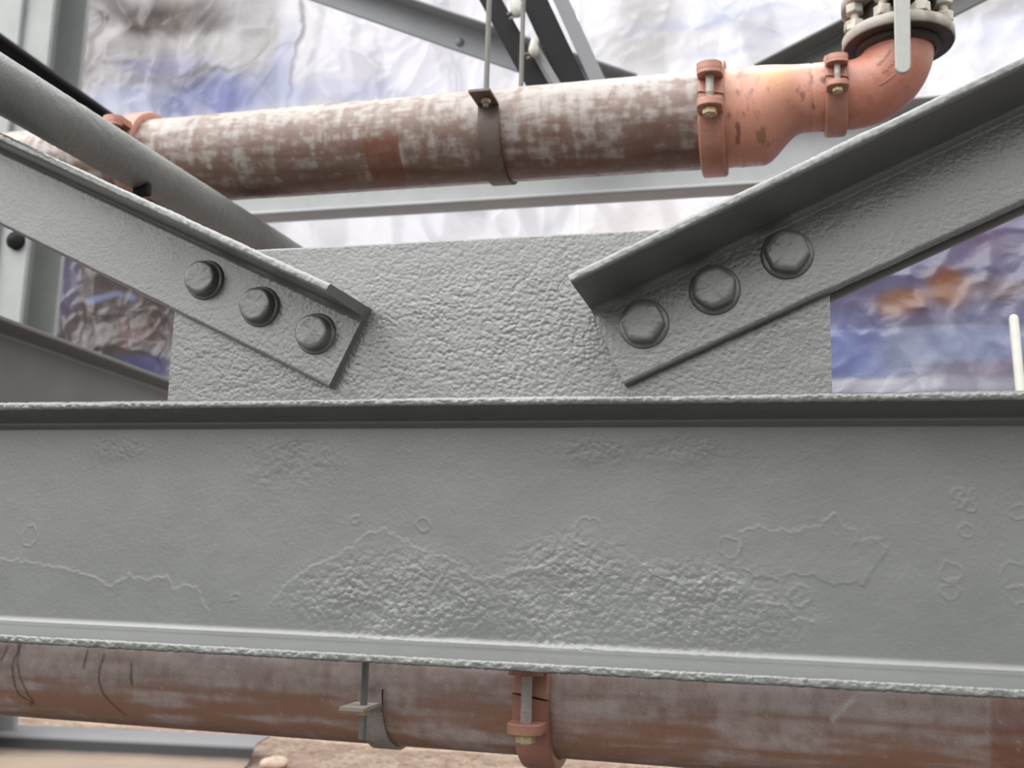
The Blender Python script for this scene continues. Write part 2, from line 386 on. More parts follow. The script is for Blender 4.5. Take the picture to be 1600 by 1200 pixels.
# ------------------------------------------------------------------ angle braces with bolts
def ang_prof(leg, out, t, fine=.0015, coarse=.02):
    return rpoly([(0, 0, .001, coarse), (0, out, .004, .002), (t*.8, out, .004, fine*1.4), (t, t*.9, .010, fine), (leg, t, .0045, .002), (leg, 0, .001, coarse)])
def ang_h(seed, rough):
    def f(T, U, Vv, NU, NV):
        leg = (NV > .5)*sst(.02, .004, Vv-.012); ch = rough(T, U)
        toe = sst(.116, .122, Vv)+sst(.108, .112, U)*.6
        h = .0005*(fbm(T, U+Vv, .04, seed)-.5)+leg*ch*.00055*(peb(T, U, .0055, seed+1)*.7+.5*peb(T, U, .0038, seed+3))
        h += toe*(.0006*(cell(T, U+Vv, .008, seed+2)-.4)+.0016*(fbm(T, U*0, .05, seed+5)-.5))
        h += (1-leg)*(1-np.clip(toe, 0, 1))*.00045*(fbm(T, Vv, .012, seed+4)-.5)
        return h
    return f
def hexa(r, n=6, cut=0.0, ph=0):
    return [(r*math.cos(ph+2*math.pi*i/n), r*math.sin(ph+2*math.pi*i/n)) for i in range(n)]
def bolt(parent, x, z, y0, rh, rw, ph, hex_=1.0, h=.0185, seed=0):
    """painted-over head on its washer; shape between hexagon and circle where the paint has filled the corners"""
    n = 72; A = Vector((1, 0, 0)); B = Vector((0, 0, 1)); N = Vector((0, -1, 0)); O = Vector((x, y0, z))
    mb = MB(); rings = []
    def rad(t, f):
        w = ((t-ph) % (math.pi/3))-math.pi/6; return f*((1-hex_)+hex_*(.93/math.cos(w)))
    spec = [(0.0, 1.06), (.0045, 1.03), (.010, 1.02), (h-.004, 1.0), (h-.0015, .975), (h-.0004, .93), (h, .86), (h, .7), (h, .5), (h, .3), (h, .1)]
    for d, f in spec:
        rings.append([O+N*(d+.0006*f**3*math.sin(3*t+seed)*(f < .95))+(A*math.cos(t)+B*math.sin(t))*rh*rad(t, f)*(1+.012*math.sin(2*t+seed)) for t in [2*math.pi*i/n for i in range(n)]])
    vs = [p for r in rings for p in r]; m = len(rings)
    q = np.array([[v.x, v.z] for v in vs]); dn = .0009*(fbm(q[:, 0], q[:, 1], .012, seed)-.5)+.00045*peb(q[:, 0], q[:, 1], .006, seed+1)
    vs = [v+N*float(dn[i]) if i >= 6*n else v for i, v in enumerate(vs)]
    mb.add(vs, [tuple(range((m-1)*n, m*n))]+[(j*n+i, j*n+(i+1) % n, (j+1)*n+(i+1) % n, (j+1)*n+i) for j in range(m-1) for i in range(n)])
    o = mb.build('bolt', M_BOLT, parent, ang=70)
    # the washer under the head
    w = MB().lathe(O, N, [(-.0005, rw*1.03), (.002, rw), (.0038, rw*.985), (.0046, rw*.93), (.0046, rh*.8)], 48)
    w.build('washer', M_BOLT, o, ang=70)
    return o
def brace(label, C, deg, mirror, leg, out, t, length, bolts, rh, hx, rfun, seed, fine_len):
    a = math.radians(deg); s = -1 if mirror else 1
    T = (s*math.cos(a), 0, math.sin(a)); U = (s*math.sin(a), 0, -math.cos(a)); V_ = (0, -1, 0)
    root = empty('angle_brace', (C[0], YW, C[1]+EYE), label, 'brace')
    sweep('angle_bar', ang_prof(leg, out, t), stations(0, length, 0, fine_len, .0016), (C[0], YW-.0002, C[1]+EYE), T, U, V_, ang_h(seed, rfun), None,
          lambda T_, U_, W_: .75+0*T_, M_BEAM, root)
    for k, (px, py) in enumerate(bolts):
        p = at(px, py, YW-t-.019)
        bolt(root, p.x, p.z, YW-t+.0006, rh, rh*1.2, .3+k*.5+seed, hx, seed=k*2+seed)
    return root
brace('grey angle brace rising to the left from the gusset plate, with three round bolts', (-.5025, .304), 24.9, True, .1125, .128, .014, .95,
      [(309, 432), (396, 474), (484, 517)], .0222, .15, lambda T, U: .25+.6*sst(.28, .05, T), 61, .66)
brace('grey angle brace rising to the right from the gusset plate, with three large bolts', (-.2232, .3030), 24.2, False, .1135, .128, .014, 1.0,
      [(1003, 501), (1115, 447), (1230, 390)], .0243, .55, lambda T, U: .4+.35*sst(.40, .05, T), 75, .58)
# its twin behind the plate
a = math.radians(24.2); ta = Vector((math.cos(a), 0, math.sin(a))); ua = Vector((math.sin(a), 0, -math.cos(a)))
o = sweep('angle_brace', rpoly([(0, 0, .001), (.1185, 0, .003), (.1185, .012, .003), (.012, .012, .006), (.012, .10, .003), (0, .10, .001)], .01), stations(.14, 1.0, .14, .2, .01, .03),
          (-.2232, YW+.0125, EYE+.3030), ta, ua, (0, 1, 0), None, None, None, M_FAR)
tag(o, 'rear grey angle brace backing the right-hand brace, only its lower edge showing under it', 'brace')

# loose brush bristles stuck in the paint at the toe of the right-hand brace
mb = MB(); p0 = at(889, 428, 1.10)
mb.tube([at(892, 431, 1.085), at(883, 433, 1.10), at(876, 440, 1.12), at(870, 452, 1.14)], .00035, 5)
o = mb.build('brush_bristle', M_DARK); tag(o, 'thin dark bristle curling off the sharp lower tip of the right-hand brace', 'bristle')

# ------------------------------------------------------------------ round brace tube, left
def circ(r, n=64): return np.array([(r*math.cos(2*math.pi*i/n), r*math.sin(2*math.pi*i/n)) for i in range(n)])
def frame(d):
    d = Vector(d).normalized(); U = d.cross(Vector((0, 0, 1))).normalized(); V_ = U.cross(d).normalized(); return d, U, V_
RT_D = .070
pA = atz(0, 131.5, FPX*RT_D/84.0); pB = atz(440, 396, FPX*RT_D/52.0)
d, U, V_ = frame(pB-pA); L = (pB-pA).length
o = sweep('round_brace', circ(RT_D/2), stations(-.3, L+.5, 0, L, .004, .03), pA, d, U, V_,
          lambda T, A, B, NU, NV: .0009*peb(T, np.arctan2(A, B)*RT_D/2, .0095, 51)*(.4+vnoise(T, A, .1, 7))+.0006*fbm(T, np.arctan2(A, B)*.035, .012, 4), None, lambda T, A, B: 1.0+0*T, M_TUBE)
tag(o, 'thick round grey painted brace tube slanting down behind the left angle brace', 'brace')

lg = atz(222, 297, 1.66)
lo = MB().box(lg, (.030, .012, .022)).build('lug', M_DARK, o, .004)
lo['label'] = 'small dark lug under the tube'
# ------------------------------------------------------------------ red-brown pipes
RP = .084
PY, PZ = 1.741, .757+EYE
LY, LZ = 1.405, -.1755+EYE
def px_x(px, py, y): return at(px, py, y).x
C_SCALE = np.array((.32, .29, .265)); C_RUST = np.array((.165, .105, .082)); C_DK = np.array((.11, .055, .04)); C_ORG = np.array((.33, .165, .10))
def pipe_tint(kind):
    def f(T, A, B):
        th = np.arctan2(-A, B)             # 0 at the crown, positive towards the camera
        a = th*RP; M = T.shape
        n1 = fbm(T*.35, a, .03, 90+kind, 4); n2 = fbm(T, a, .012, 94+kind, 4); n3 = fbm(T*.12, a, .012, 97+kind, 3); nv = fbm(T, a*.15, .012, 70+kind, 3)
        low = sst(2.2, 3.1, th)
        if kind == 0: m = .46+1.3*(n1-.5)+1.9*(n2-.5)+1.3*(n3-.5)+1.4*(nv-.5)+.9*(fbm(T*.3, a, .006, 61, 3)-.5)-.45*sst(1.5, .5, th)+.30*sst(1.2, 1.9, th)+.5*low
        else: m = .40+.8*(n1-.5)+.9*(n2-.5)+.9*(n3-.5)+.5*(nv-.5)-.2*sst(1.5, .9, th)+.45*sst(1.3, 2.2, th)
        m = sst(-.3, 1.2, m)
        c = (C_SCALE if kind == 0 else np.array((.58, .50, .48)))*(1-m[..., None])+(C_RUST if kind == 0 else np.array((.36, .245, .21)))*m[..., None]
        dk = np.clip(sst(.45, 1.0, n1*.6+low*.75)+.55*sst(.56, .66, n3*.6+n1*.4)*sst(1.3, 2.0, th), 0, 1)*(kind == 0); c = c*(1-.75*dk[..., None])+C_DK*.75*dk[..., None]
        if kind == 0:
            # tape-shaped rust band and drip marks
            x1, x2 = px_x(572, 220, PY-.07), px_x(625, 218, PY-.07)
            e = .002*(n2-.5)
            band = sst(x1-.001, x1+.001, T+e)*sst(x2+.001, x2-.001, T+e)*sst(1.70, 1.80, th+.5*(vnoise(T, a, .012, 7)-.5)); c = c*(1-.85*band[..., None])+np.array((.15, .052, .03))*.85*band[..., None]
            for k, px in enumerate((498, 510, 524, 539, 554)):
                x = px_x(px, 210, PY-.07)+.002*(vnoise(T*0, a, .02, k)-.5)
                s = np.exp(-((T-x)/.0022)**2)*sst(1.35, 1.65, th)*sst(2.75-.1*k, 2.5-.1*k, th)*.8
                c = c*(1-s[..., None])+C_RUST*s[..., None]
            for k, px in enumerate((391, 350, 1040, 860)):
                x = px_x(px, 210, PY-.07); s = np.exp(-((T-x)/.003)**2)*sst(1.2, 1.5, th)*sst(2.6, 2.2, th)*.5
                c = c*(1-s[..., None])+C_RUST*s[..., None]
        else:
            org = sst(1.6, 2.2, th+.9*(n3-.5))*sst(.38, .62, n1*.6+n3*.5); c = c*(1-.8*org[..., None])+C_ORG*.8*org[..., None]
            st = np.exp(-((th-1.62-.10*(fbm(T, a*0, .2, 3)-.5))/.05)**2)*.6*sst(px_x(1130, 1100, LY), px_x(1200, 1100, LY), T); c = c*(1-st[..., None])+C_ORG*st[..., None]
            c = c*(1-.5*sst(px_x(1535, 1100, LY-.05), px_x(1542, 1100, LY-.05), T)[..., None]*np.array((.35, .75, .85)))
            # black run marks and one chalk scratch
            for pts in ([(40, 1005), (30, 1040), (32, 1085), (48, 1100)], [(36, 1000), (40, 1050), (50, 1095), (40, 1104)], [(170, 1022), (163, 1060), (168, 1085), (188, 1118)], [(215, 1035), (214, 1068)], [(144, 1015), (140, 1042)], [(20, 1010), (12, 1030)]):
                q = [at(px, py, LY-.07) for px, py in pts]
                th_ = [math.acos(max(-1, min(1, (p.z-LZ)/RP*1.0))) for p in q]
                D, S = pathdist(T+.004*(n2-.5), a, [(p.x, t_*RP) for p, t_ in zip(q, th_)]); s = np.exp(-(D/.0016)**2)*.8
                c = c*(1-s[..., None])+np.array((.03, .02, .02))*s[..., None]
            q = [at(px, py, LY-.055) for px, py in ((1345, 1078), (1318, 1100), (1300, 1118))]; th_ = [math.acos(max(-1, min(1, (p.z-LZ)/RP))) for p in q]
            D, S = pathdist(T+.003*(n2-.5), a, [(p.x, t_*RP) for p, t_ in zip(q, th_)]); s = np.exp(-(D/.003)**2)*.8*sst(.3, .6, n2)
            c = c*(1-s[..., None])+np.array((.75, .75, .75))*s[..., None]
            sp = sst(.965, .98, vnoise(T, a, .003, 55))*.5; c = c*(1-sp[..., None])+np.array((.6, .58, .55))*sp[..., None]
        return c
    return f
def hpipe(name, x0, x1, y, z, kind, label, fine0, fine1):
    o = sweep(name, circ(RP, 180), stations(x0, x1, fine0, fine1, .0025, .03), (0, y, z), (1, 0, 0), (0, 1, 0), (0, 0, 1),
              lambda T, A, B, NU, NV: .0003*(fbm(T, np.arctan2(A, B)*RP, .03, 31)-.5), pipe_tint(kind), None, M_PIPE)
    return tag(o, label, 'pipe')
XC1 = px_x(1113, 190, PY-.05)             # coupling on the upper line, pipe to reducer
XC0 = px_x(211, 215, PY-.05)              # coupling at the left
XC2 = px_x(1307, 150, PY-.04)             # small coupling, reducer to elbow
XL = px_x(829, 1120, LY-.09)              # coupling on the lower line
hpipe('steel_pipe', XC0+.001, XC1-.001, PY, PZ, 0, 'rust streaked steel pipe running across the top, between its left and right couplings', XC0, XC1)
hpipe('steel_pipe', -2.4, XC0-.001, PY, PZ, 0, 'end of the upper steel pipe beyond its left coupling, half hidden by the round brace', XC0-.3, XC0)
hpipe('steel_pipe', -2.2, XL-.001, LY, LZ, 1, 'brown steel pipe under the beam on the left of the lower coupling', -1.3, XL)
hpipe('steel_pipe', XL+.001, .9, LY, LZ, 1, 'brown steel pipe under the beam on the right of the lower coupling', XL, .35)

def coupling(x, y, z, R, w, label, lugs=1.0, dz=.008, sp=.031):
    root = empty('pipe_coupling', (x, y, z), label, 'pipe coupling')
    Ro = R+.015*lugs; h = w/2; g = .0012
    X = Vector((1, 0, 0)); bd = R+.030*lugs; bz = z+dz
    for s, nm in ((1, 'upper_housing'), (-1, 'lower_housing')):
        mb = MB(); n = 30; prof = [(-h, R+.0005), (-h, Ro-.004), (-h+.002, Ro-.001), (-h+.005, Ro), (h-.005, Ro), (h-.002, Ro-.001), (h, Ro-.004), (h, R+.0005)]; m = len(prof)
        vs = []
        for i in range(n+1):
            # the halves meet a little above the pipe's middle, on a slant
            t = math.pi*i/n
            for ax, r in prof:
                cz = r*math.sin(t)*s; yy = -r*math.cos(t)
                if i in (0, n): cz = dz*.6+s*g+(-.16*ax if i == 0 else .16*ax)
                vs.append(Vector((x+ax, y+yy, z+cz)))
        fs = [(i*m+j, i*m+(j+1) % m, (i+1)*m+(j+1) % m, (i+1)*m+j) for i in range(n) for j in range(m)]+[tuple(range(m)), tuple(range(n*m, n*m+m))[::-1]]
        if s < 0: fs = [f[::-1] for f in fs]
        mb.add(vs, fs)
        for sd in (-1, 1):                # bolt pads front and back
            yc = y+sd*bd; lz = bz+s*sp*lugs; th = .013*lugs; hw = h*.96
            out = [(-hw, -.022*lugs), (-hw, .006*lugs)]+[(-hw*math.cos(math.pi*k/12), .006*lugs+.0155*lugs*math.sin(math.pi*k/12)) for k in range(1, 12)]+[(hw, .006*lugs), (hw, -.022*lugs)]
            mb.prism(out, (x, yc, lz-th/2), X, (0, sd, 0), (0, 0, 1), th)
            if s > 0:                     # cupped wall that hides the bolt head
                for q in range(12):
                    a0, a1 = math.pi*q/12, math.pi*(q+1)/12; ri, ro = hw*.72, hw
                    pts = [(-ri*math.cos(a0), .004+.72*.0165*lugs*math.sin(a0)), (-ro*math.cos(a0), .006*lugs+.0155*lugs*math.sin(a0)), (-ro*math.cos(a1), .006*lugs+.0155*lugs*math.sin(a1)), (-ri*math.cos(a1), .004+.72*.0165*lugs*math.sin(a1))]
                    mb.prism(pts, (x, yc, lz-th/2-.006*lugs), X, (0, sd, 0), (0, 0, 1), .008*lugs)
        mb.build(nm, M_CPL, root, .0012, 35)
    for sd in (-1, 1):
        yc = y+sd*bd; rb = .0066*lugs
        b = MB().cyl((x, yc, bz-(sp+.019)*lugs), (x, yc, bz+(sp+.008)*lugs), rb, 20)
        for k in range(9): b.lathe((x, yc, bz-(sp-.0075)*lugs+k*.0016), (0, 0, 1), [(0, rb), (.0008, rb*1.1), (.0016, rb)], 20)
        bo = b.build('coupling_bolt', M_CBOLT, root, ang=30)
        MB().prism(hexa(.0125*lugs, 6, 0, .35), (x, yc, bz-(sp+.0170)*lugs), X, (0, 1, 0), (0, 0, 1), .0103*lugs).build('nut', M_NUT, bo, .0008, 35)
    return root
coupling(XC1, PY, PZ, RP, .043, 'red-brown grooved coupling joining the rusty upper pipe to the orange reducer')
coupling(XC0, PY, PZ, RP, .043, 'red-brown coupling at the left end of the upper pipe by the round brace')
PZ2 = PZ+RP-.0575-.001
coupling(XC2, PY, PZ2, .0572, .036, 'small dark red coupling joining the orange reducer to the elbow', .72, .006)
coupling(XL, LY, LZ, RP, .046, 'orange and red coupling on the lower pipe just under the beam', 1.0, .006, .038)

# reducer: flat on top, slanting up below
def orange(th, T, a, dirt=1.0, yellow=None):
    n1 = fbm(T, a, .03, 140, 4); n2 = fbm(T, a*.5, .008, 143, 4)
    base = np.array((.50, .235, .165)); c = base*(.85+.3*n1[..., None])
    if yellow is not None:
        c = c*(1-yellow[..., None])+np.array((.66, .36, .17))*yellow[..., None]
    s = sst(.58, .72, n2*.7+n1*.3)*.7*dirt; return c*(1-s[..., None])+np.array((.10, .04, .03))*s[..., None]
xr0, xr1 = XC1+.002, XC2-.002
def redu():
    n = 96; ts = np.linspace(0, 1, 90); Xs = xr0+(xr1-xr0)*ts; Lr = xr1-xr0
    g0, g1 = .40, .74
    vs = []; TH = []; TT = []
    for t, X_ in zip(ts, Xs):
        k = float(sst(g0, g1, np.array(t))); r = RP*(1-k)+.0572*k; zc = PZ*(1-k)+PZ2*k
        # raised weld beads near both ends
        for c, wd, hh in ((.045/Lr, .0022/Lr, .0012), (1-.036/Lr, .0022/Lr, -.0012)): r += hh*math.exp(-((t-c)/wd)**2)
        for i in range(n):
            a_ = 2*math.pi*i/n; vs.append((X_, PY-r*math.sin(a_), zc+r*math.cos(a_))); TH.append(a_); TT.append(X_)
    fs = [(j*n+i, (j+1)*n+i, (j+1)*n+(i+1) % n, j*n+(i+1) % n) for j in range(len(ts)-1) for i in range(n)]+[tuple(range(n)), tuple(range((len(ts)-1)*n, len(ts)*n))[::-1]]
    me = bpy.data.meshes.new('pipe_reducer'); me.from_pydata(vs, [], fs); me.update(); smooth(me, 60)
    T = np.array(TT); th = np.array(TH); a_ = th*.07
    rel = (T-xr0)/Lr
    yl = np.exp(-((rel-.52)/.14)**2)*np.exp(-((th-1.0)/.5)**2)*.8
    dirt = .75+1.3*np.exp(-((rel-.08)/.10)**2)*sst(1.0, 1.8, th)+1.3*np.exp(-((rel-.90)/.07)**2)*sst(1.0, 1.6, th)
    c = orange(th, T, a_, np.clip(dirt, 0, 1.25), yl); at_ = me.attributes.new('tint', 'FLOAT_COLOR', 'POINT')
    at_.data.foreach_set('color', np.hstack([np.clip(c, 0, 1), np.ones((len(c), 1))]).astype(np.float32).ravel())
    return tag(link('pipe_reducer', me, M_ORANGE), 'orange eccentric pipe reducer narrowing to the right between two couplings', 'pipe reducer')
redu()

# elbow turning from the pipe line up to the valve
VX = at(1403, 76, PY).x; ZF = at(1403, 74, PY).z            # centre of the flange underside
def elbow():
    x0 = XC2+.003; Rb = ZF-PZ2; n = 72; r = .0572
    Rb = min(Rb, VX-x0); path = []
    path.append((x0, PZ2)); cx, cz = VX-Rb, PZ2+Rb
    m = 40
    for i in range(m+1):
        a_ = math.pi/2*i/m; path.append((cx+Rb*math.sin(a_), cz-Rb*math.cos(a_)))
    path.append((VX, ZF+.002))
    if path[1][0]-path[0][0] < .001: path.pop(0)
    vs = []; TH = []; TT = []; ln = 0
    for i, (px_, pz_) in enumerate(path):
        q0, q1 = path[max(i-1, 0)], path[min(i+1, len(path)-1)]; tx, tz = q1[0]-q0[0], q1[1]-q0[1]; l = math.hypot(tx, tz); tx /= l; tz /= l
        if i: ln += math.hypot(px_-path[i-1][0], pz_-path[i-1][1])
        for j in range(n):
            a_ = 2*math.pi*j/n; u, v = math.cos(a_)*r, math.sin(a_)*r
            vs.append((px_-tz*u, PY-v, pz_+tx*u)); TH.append(a_); TT.append(ln)
    k = len(path); fs = [(j*n+i, (j+1)*n+i, (j+1)*n+(i+1) % n, j*n+(i+1) % n) for j in range(k-1) for i in range(n)]+[tuple(range(n)), tuple(range((k-1)*n, k*n))[::-1]]
    me = bpy.data.meshes.new('pipe_elbow'); me.from_pydata(vs, [], fs); me.update(); smooth(me, 60)
    T = np.array(TT); th = np.array(TH); c = orange(th, T, th*.06, .35); at_ = me.attributes.new('tint', 'FLOAT_COLOR', 'POINT')
    at_.data.foreach_set('color', np.hstack([np.clip(c*np.array((.95, .85, .85)), 0, 1), np.ones((len(c), 1))]).astype(np.float32).ravel())
    e = link('pipe_elbow', me, M_ORANGE); tag(e, 'orange elbow curving up from the small coupling to the round valve flange', 'pipe elbow')
    # cast marks standing on its face: a raised two-line block of illegible letters and an arc
    mb = MB(); c0 = Vector((cx, 0, cz))
    for row, rr in ((0, Rb+.004), (1, Rb-.010)):
        for kx in range(7):
            a_ = math.radians(36+kx*4.2); off = rr-Rb; yy = PY-math.sqrt(r*r-off*off)
            mb.box((cx+rr*math.sin(a_), yy, cz-rr*math.cos(a_)), (.0035, .0016, .006 if kx % 2 else .0045))
    mb.tube([(cx+(Rb+.020)*math.sin(t), PY-math.sqrt(r*r-.02**2)-.0003, cz-(Rb+.020)*math.cos(t)) for t in [math.radians(25+3*i) for i in range(13)]], .0011, 6)
    mb.build('cast_marks', M_CPL, e)
elbow()

# valve: two flanges, bolts between, hanging lever
def valve():
    root = empty('butterfly_valve', (VX, PY, ZF), 'flanged valve with a hanging pale lever, on top of the orange elbow', 'valve')
    R = .0895; t = .021; gap = .047
    def disc(nm, z0, R_):
        MB().lathe((VX, PY, z0), (0, 0, 1), [(0, .058), (0, R_-.003), (.003, R_), (t-.003, R_), (t, R_-.003), (t, .02)], 72).build(nm, M_DISC, root, ang=50)
    disc('lower_flange', ZF, R); disc('upper_flange', ZF+t+gap, R)
    MB().lathe((VX, PY, ZF-.0012), (0, 0, 1), [(.0005, .058), (0, .060), (0, .0870), (.0008, .0878)], 72).build('flange_face', M_BLACKCAST, root)
    MB().lathe((VX, PY, ZF-.012), (0, 0, 1), [(0, .059), (.004, .066), (.010, .068), (.011, .05)], 48).build('flange_hub', M_BLACKCAST, root)
    MB().lathe((VX, PY, ZF+t), (0, 0, 1), [(0, .045), (0, .058), (gap, .058), (gap, .045)], 48).build('valve_body', M_BLACKCAST, root)
    MB().lathe((VX, PY, ZF+2*t+gap), (0, 0, 1), [(0, .05), (.03, .05), (.22, .05), (.22, .0)], 48).build('valve_neck', M_BLACKCAST, root)
    for k in range(8):
        a_ = math.radians(22.5+45*k); bx, by = VX+.075*math.cos(a_), PY+.075*math.sin(a_)
        b = MB().cyl((bx, by, ZF+.004), (bx, by, ZF+2*t+gap+.012), .0072, 14).build('flange_bolt', M_CAST, root)
        MB().prism(hexa(.0155, 6, 0, a_), (bx, by, ZF+t+.0002), (1, 0, 0), (0, 1, 0), (0, 0, 1), .017).build('lower_nut', M_CAST, b, .0015)
        MB().prism(hexa(.0155, 6, 0, a_), (bx, by, ZF+t+gap-.0162), (1, 0, 0), (0, 1, 0), (0, 0, 1), .016).build('upper_nut', M_CAST, b, .0015)
    # lever
    yl = PY-.125; p0 = at(1411, 103, yl); p1 = at(1409, -40, yl); w0, w1 = .0115, .0125
    pts = [(-w1, (p1-p0).z), (-w0, .0)]+[(-w0*math.cos(math.pi*i/14), -w0*math.sin(math.pi*i/14)) for i in range(1, 14)]+[(w0, 0), (w1, (p1-p0).z)]
    dx = (p1.x-p0.x)/(p1.z-p0.z)
    lv = MB().prism(pts, p0, (1, 0, 0), (dx, 0, 1), (0, 1, 0), .007)
    top = p0+Vector((dx, 0, 1))*(p1-p0).z
    lv.prism([(-.0125, 0), (.0125, 0), (.0125, .10), (-.0125, .10)], top-Vector((0, 0, .004)), (1, 0, 0), (0, 1, 0), (0, 0, 1), .008)
    lo = lv.build('lever', M_HANDLE, root, .0018); lo['label'] = 'pale grey lever with rounded end'
M_DISC = plain('stained_flange', (.36, .33, .29), .5, dirt=(.20, .16, .12), scale=30, bump=.0005)
valve()

# ------------------------------------------------------------------ strap hangers
def hanger(x, y, z, zt, ztop, label, w=.036, tail=0.0):
    root = empty('pipe_hanger', (x, y, z), label, 'pipe hanger')
    r0, r1 = RP+.0006, RP+.0051
    # the strip in the y-z plane: tab, bend, down the flank, round the bottom, up, bend, tab
    def pathr(r, side_out):
        P = [(-RP-.064, zt+side_out), (-RP-.012, zt+side_out), (-RP-.006, zt+side_out*.5-.002), (-r, zt-.012)]
        P += [(-r, zt-.03)] if zt-.03 > .0 else []
        n = 40; P += [(-r*math.cos(math.pi*i/n), -r*math.sin(math.pi*i/n)) for i in range(n+1)]
        P += [(-a_, b_) for a_, b_ in P[:4+(1 if zt-.03 > 0 else 0)]][::-1]
        return P
    inner = pathr(r0, .0); outer = pathr(r1, -.0045)
    vs = []
    for (a0, b0), (a1, b1) in zip(inner, outer):
        for ex in (-w/2, w/2):
            vs += [Vector((x+ex, y+a0, z+b0)), Vector((x+ex, y+a1, z+b1))]
    n = len(inner); fs = []
    for i in range(n-1):
        a_, b_ = i*4, (i+1)*4
        fs += [(a_, a_+2, b_+2, b_), (a_+1, b_+1, b_+3, a_+3), (a_, b_, b_+1, a_+1), (a_+2, a_+3, b_+3, b_+2)]
    fs += [(0, 1, 3, 2), (n*4-4, n*4-2, n*4-1, n*4-3)]
    MB().add(vs, fs).build('strap', M_STRAP if zt < 0 else M_STRAP_SHADE, root, .0006, 30)
    for s in (-1, 1):
        yr = y+s*(RP+.034)
        ro = MB().cyl((x+.004, yr, z+zt-.020-tail), (x+.004, yr, ztop), .0047, 16).build('hanger_rod', M_ROD, root)
        MB().prism(hexa(.0085, 6, 0, .2), (x+.004, yr, z+zt-.0125), (1, 0, 0), (0, 1, 0), (0, 0, 1), .0075).build('nut', M_NUT, ro, .0005)
    return root
p = at(757, 152, PY-RP-.03); hanger(p.x, PY, PZ, p.z-PZ, 2.3, 'dark strap hanger with two long rods holding the rusty upper pipe', .038)
p = at(566, 1101, LY-RP-.034); hanger(p.x-.002, LY, LZ, p.z-LZ, EYE+.05, 'grey strap hanger holding the lower pipe left of its coupling', .033, .022)

# ------------------------------------------------------------------ steel behind
def bar(name, prof, p0, p1, U, V_, mat, label, cat, n=24, h=None):
    p0, p1 = Vector(p0), Vector(p1); T = (p1-p0); L = T.length; T.normalize()
    o = sweep(name, rpoly(prof, .02), np.linspace(0, L, n), p0, T, U, V_, h, None, None, mat); return tag(o, label, cat)
# pale channel parallel to the beam, behind the upper pipe: u up, v towards the camera
YB = 2.35
zb = at(900, 319, YB-.075).z; ze = at(900, 301, YB-.075).z
b0 = at(900, 305, YB-.06).z
bar('channel_beam', [(0, -.008, 0), (0, .06, .003), (.009, .06, .003), (.016, 0, .006), (.165, 0, .006), (.172, .06, .003), (.18, .06, .003), (.18, -.008, 0)],
    (-1.55, YB, b0), (1.4, YB, b0), (0, 0, 1), (0, -1, 0), M_LIGHT, 'pale grey channel beam running just behind and below the rusty upper pipe', 'beam')
# angles in the plane behind: far diagonal falling to the right, with one bolt
def far_angle(name, top0, top1, wpx_m, out, y, t, label, mat, group=None, bolts=(), under=1):
    a_, b_ = at(*top0, y), at(*top1, y); T = (b_-a_).normalized(); U = Vector((T.z, 0, -T.x))
    if U.z > 0: U = -U
    root = empty('diagonal_brace', a_, label, 'brace', group)
    sweep('angle_bar', rpoly([(0, 0, .001), (0, out, .003), (t, out, .003), (t, t, .006), (wpx_m, t, .003), (wpx_m, 0, .001)], .01), np.linspace(0, (b_-a_).length, 30), a_, T, U, (0, -1, 0), None, None, None, mat, root)
    for px, py in bolts:
        q = at(px, py, y-t); MB().lathe((q.x, y-t, q.z), (0, -1, 0), [(0, .012), (.006, .011), (.010, .007), (.011, .0002)], 24).build('bolt', mat, root)
    return root
YD = 2.55
far_angle('d', (120, -165), (1000, 133), .076, .075, YD, .008, 'far diagonal brace with one small bolt head, falling towards the steep dark braces', M_FAR2, None, ((718, 66),))
far_angle('d', (1180, 122), (2200, -402), .098, .085, YD+.02, .008, 'far diagonal brace rising to the right behind the valve', M_FAR)
# steep pair of angles; broad undersides face the camera
YS = 2.12
def steep(l0, l1, wd, y, label, outw):
    a_, b_ = at(*l0, y), at(*l1, y); T = (b_-a_).normalized(); U = Vector((-T.z, 0, T.x)); U = U if U.x > 0 else -U
    root = empty('steep_brace', b_, label, 'brace', None)
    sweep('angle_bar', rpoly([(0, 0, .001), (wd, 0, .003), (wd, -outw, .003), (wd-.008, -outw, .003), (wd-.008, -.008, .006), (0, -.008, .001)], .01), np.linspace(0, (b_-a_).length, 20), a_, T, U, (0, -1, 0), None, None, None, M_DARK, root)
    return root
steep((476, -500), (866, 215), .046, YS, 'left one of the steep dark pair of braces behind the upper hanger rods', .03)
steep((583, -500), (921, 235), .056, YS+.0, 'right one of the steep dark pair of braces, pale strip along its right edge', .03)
# added pale strip: the brace's lit side face put into colour
a_, b_ = at(635, -500, YS-.002), at(938, 170, YS-.002)
T = (b_-a_).normalized(); U = Vector((-T.z, 0, T.x)); U = U if U.x > 0 else -U
o = sweep('lit_face_strip', rpoly([(0, 0, .001), (.032, 0, .001), (.032, .008, .001), (0, .008, .001)], .01), np.linspace(0, (b_-a_).length, 12), a_+Vector((.004, .0, 0)), T, U, (0, -1, 0), None, None, None, M_LITFACE)
tag(o, 'added pale strip painted as the lit right side face of the steep dark braces', 'bar')
a_, b_ = at(829, 74, YS-.006), at(905, 200, YS-.006); T = (b_-a_).normalized(); U = Vector((-T.z, 0, T.x)); U = U if U.x > 0 else -U  # second added strip, a lit brace face painted pale
o = sweep('lit_face_strip', rpoly([(0, 0, .001), (.016, 0, .001), (.016, .006, .001), (0, .006, .001)], .01), np.linspace(0, (b_-a_).length, 8), a_, T, U, (0, -1, 0), None, None, None, M_LITFACE)
tag(o, 'narrow added pale strip painted as a lit brace face in the gap between the two steep dark braces', 'bar')
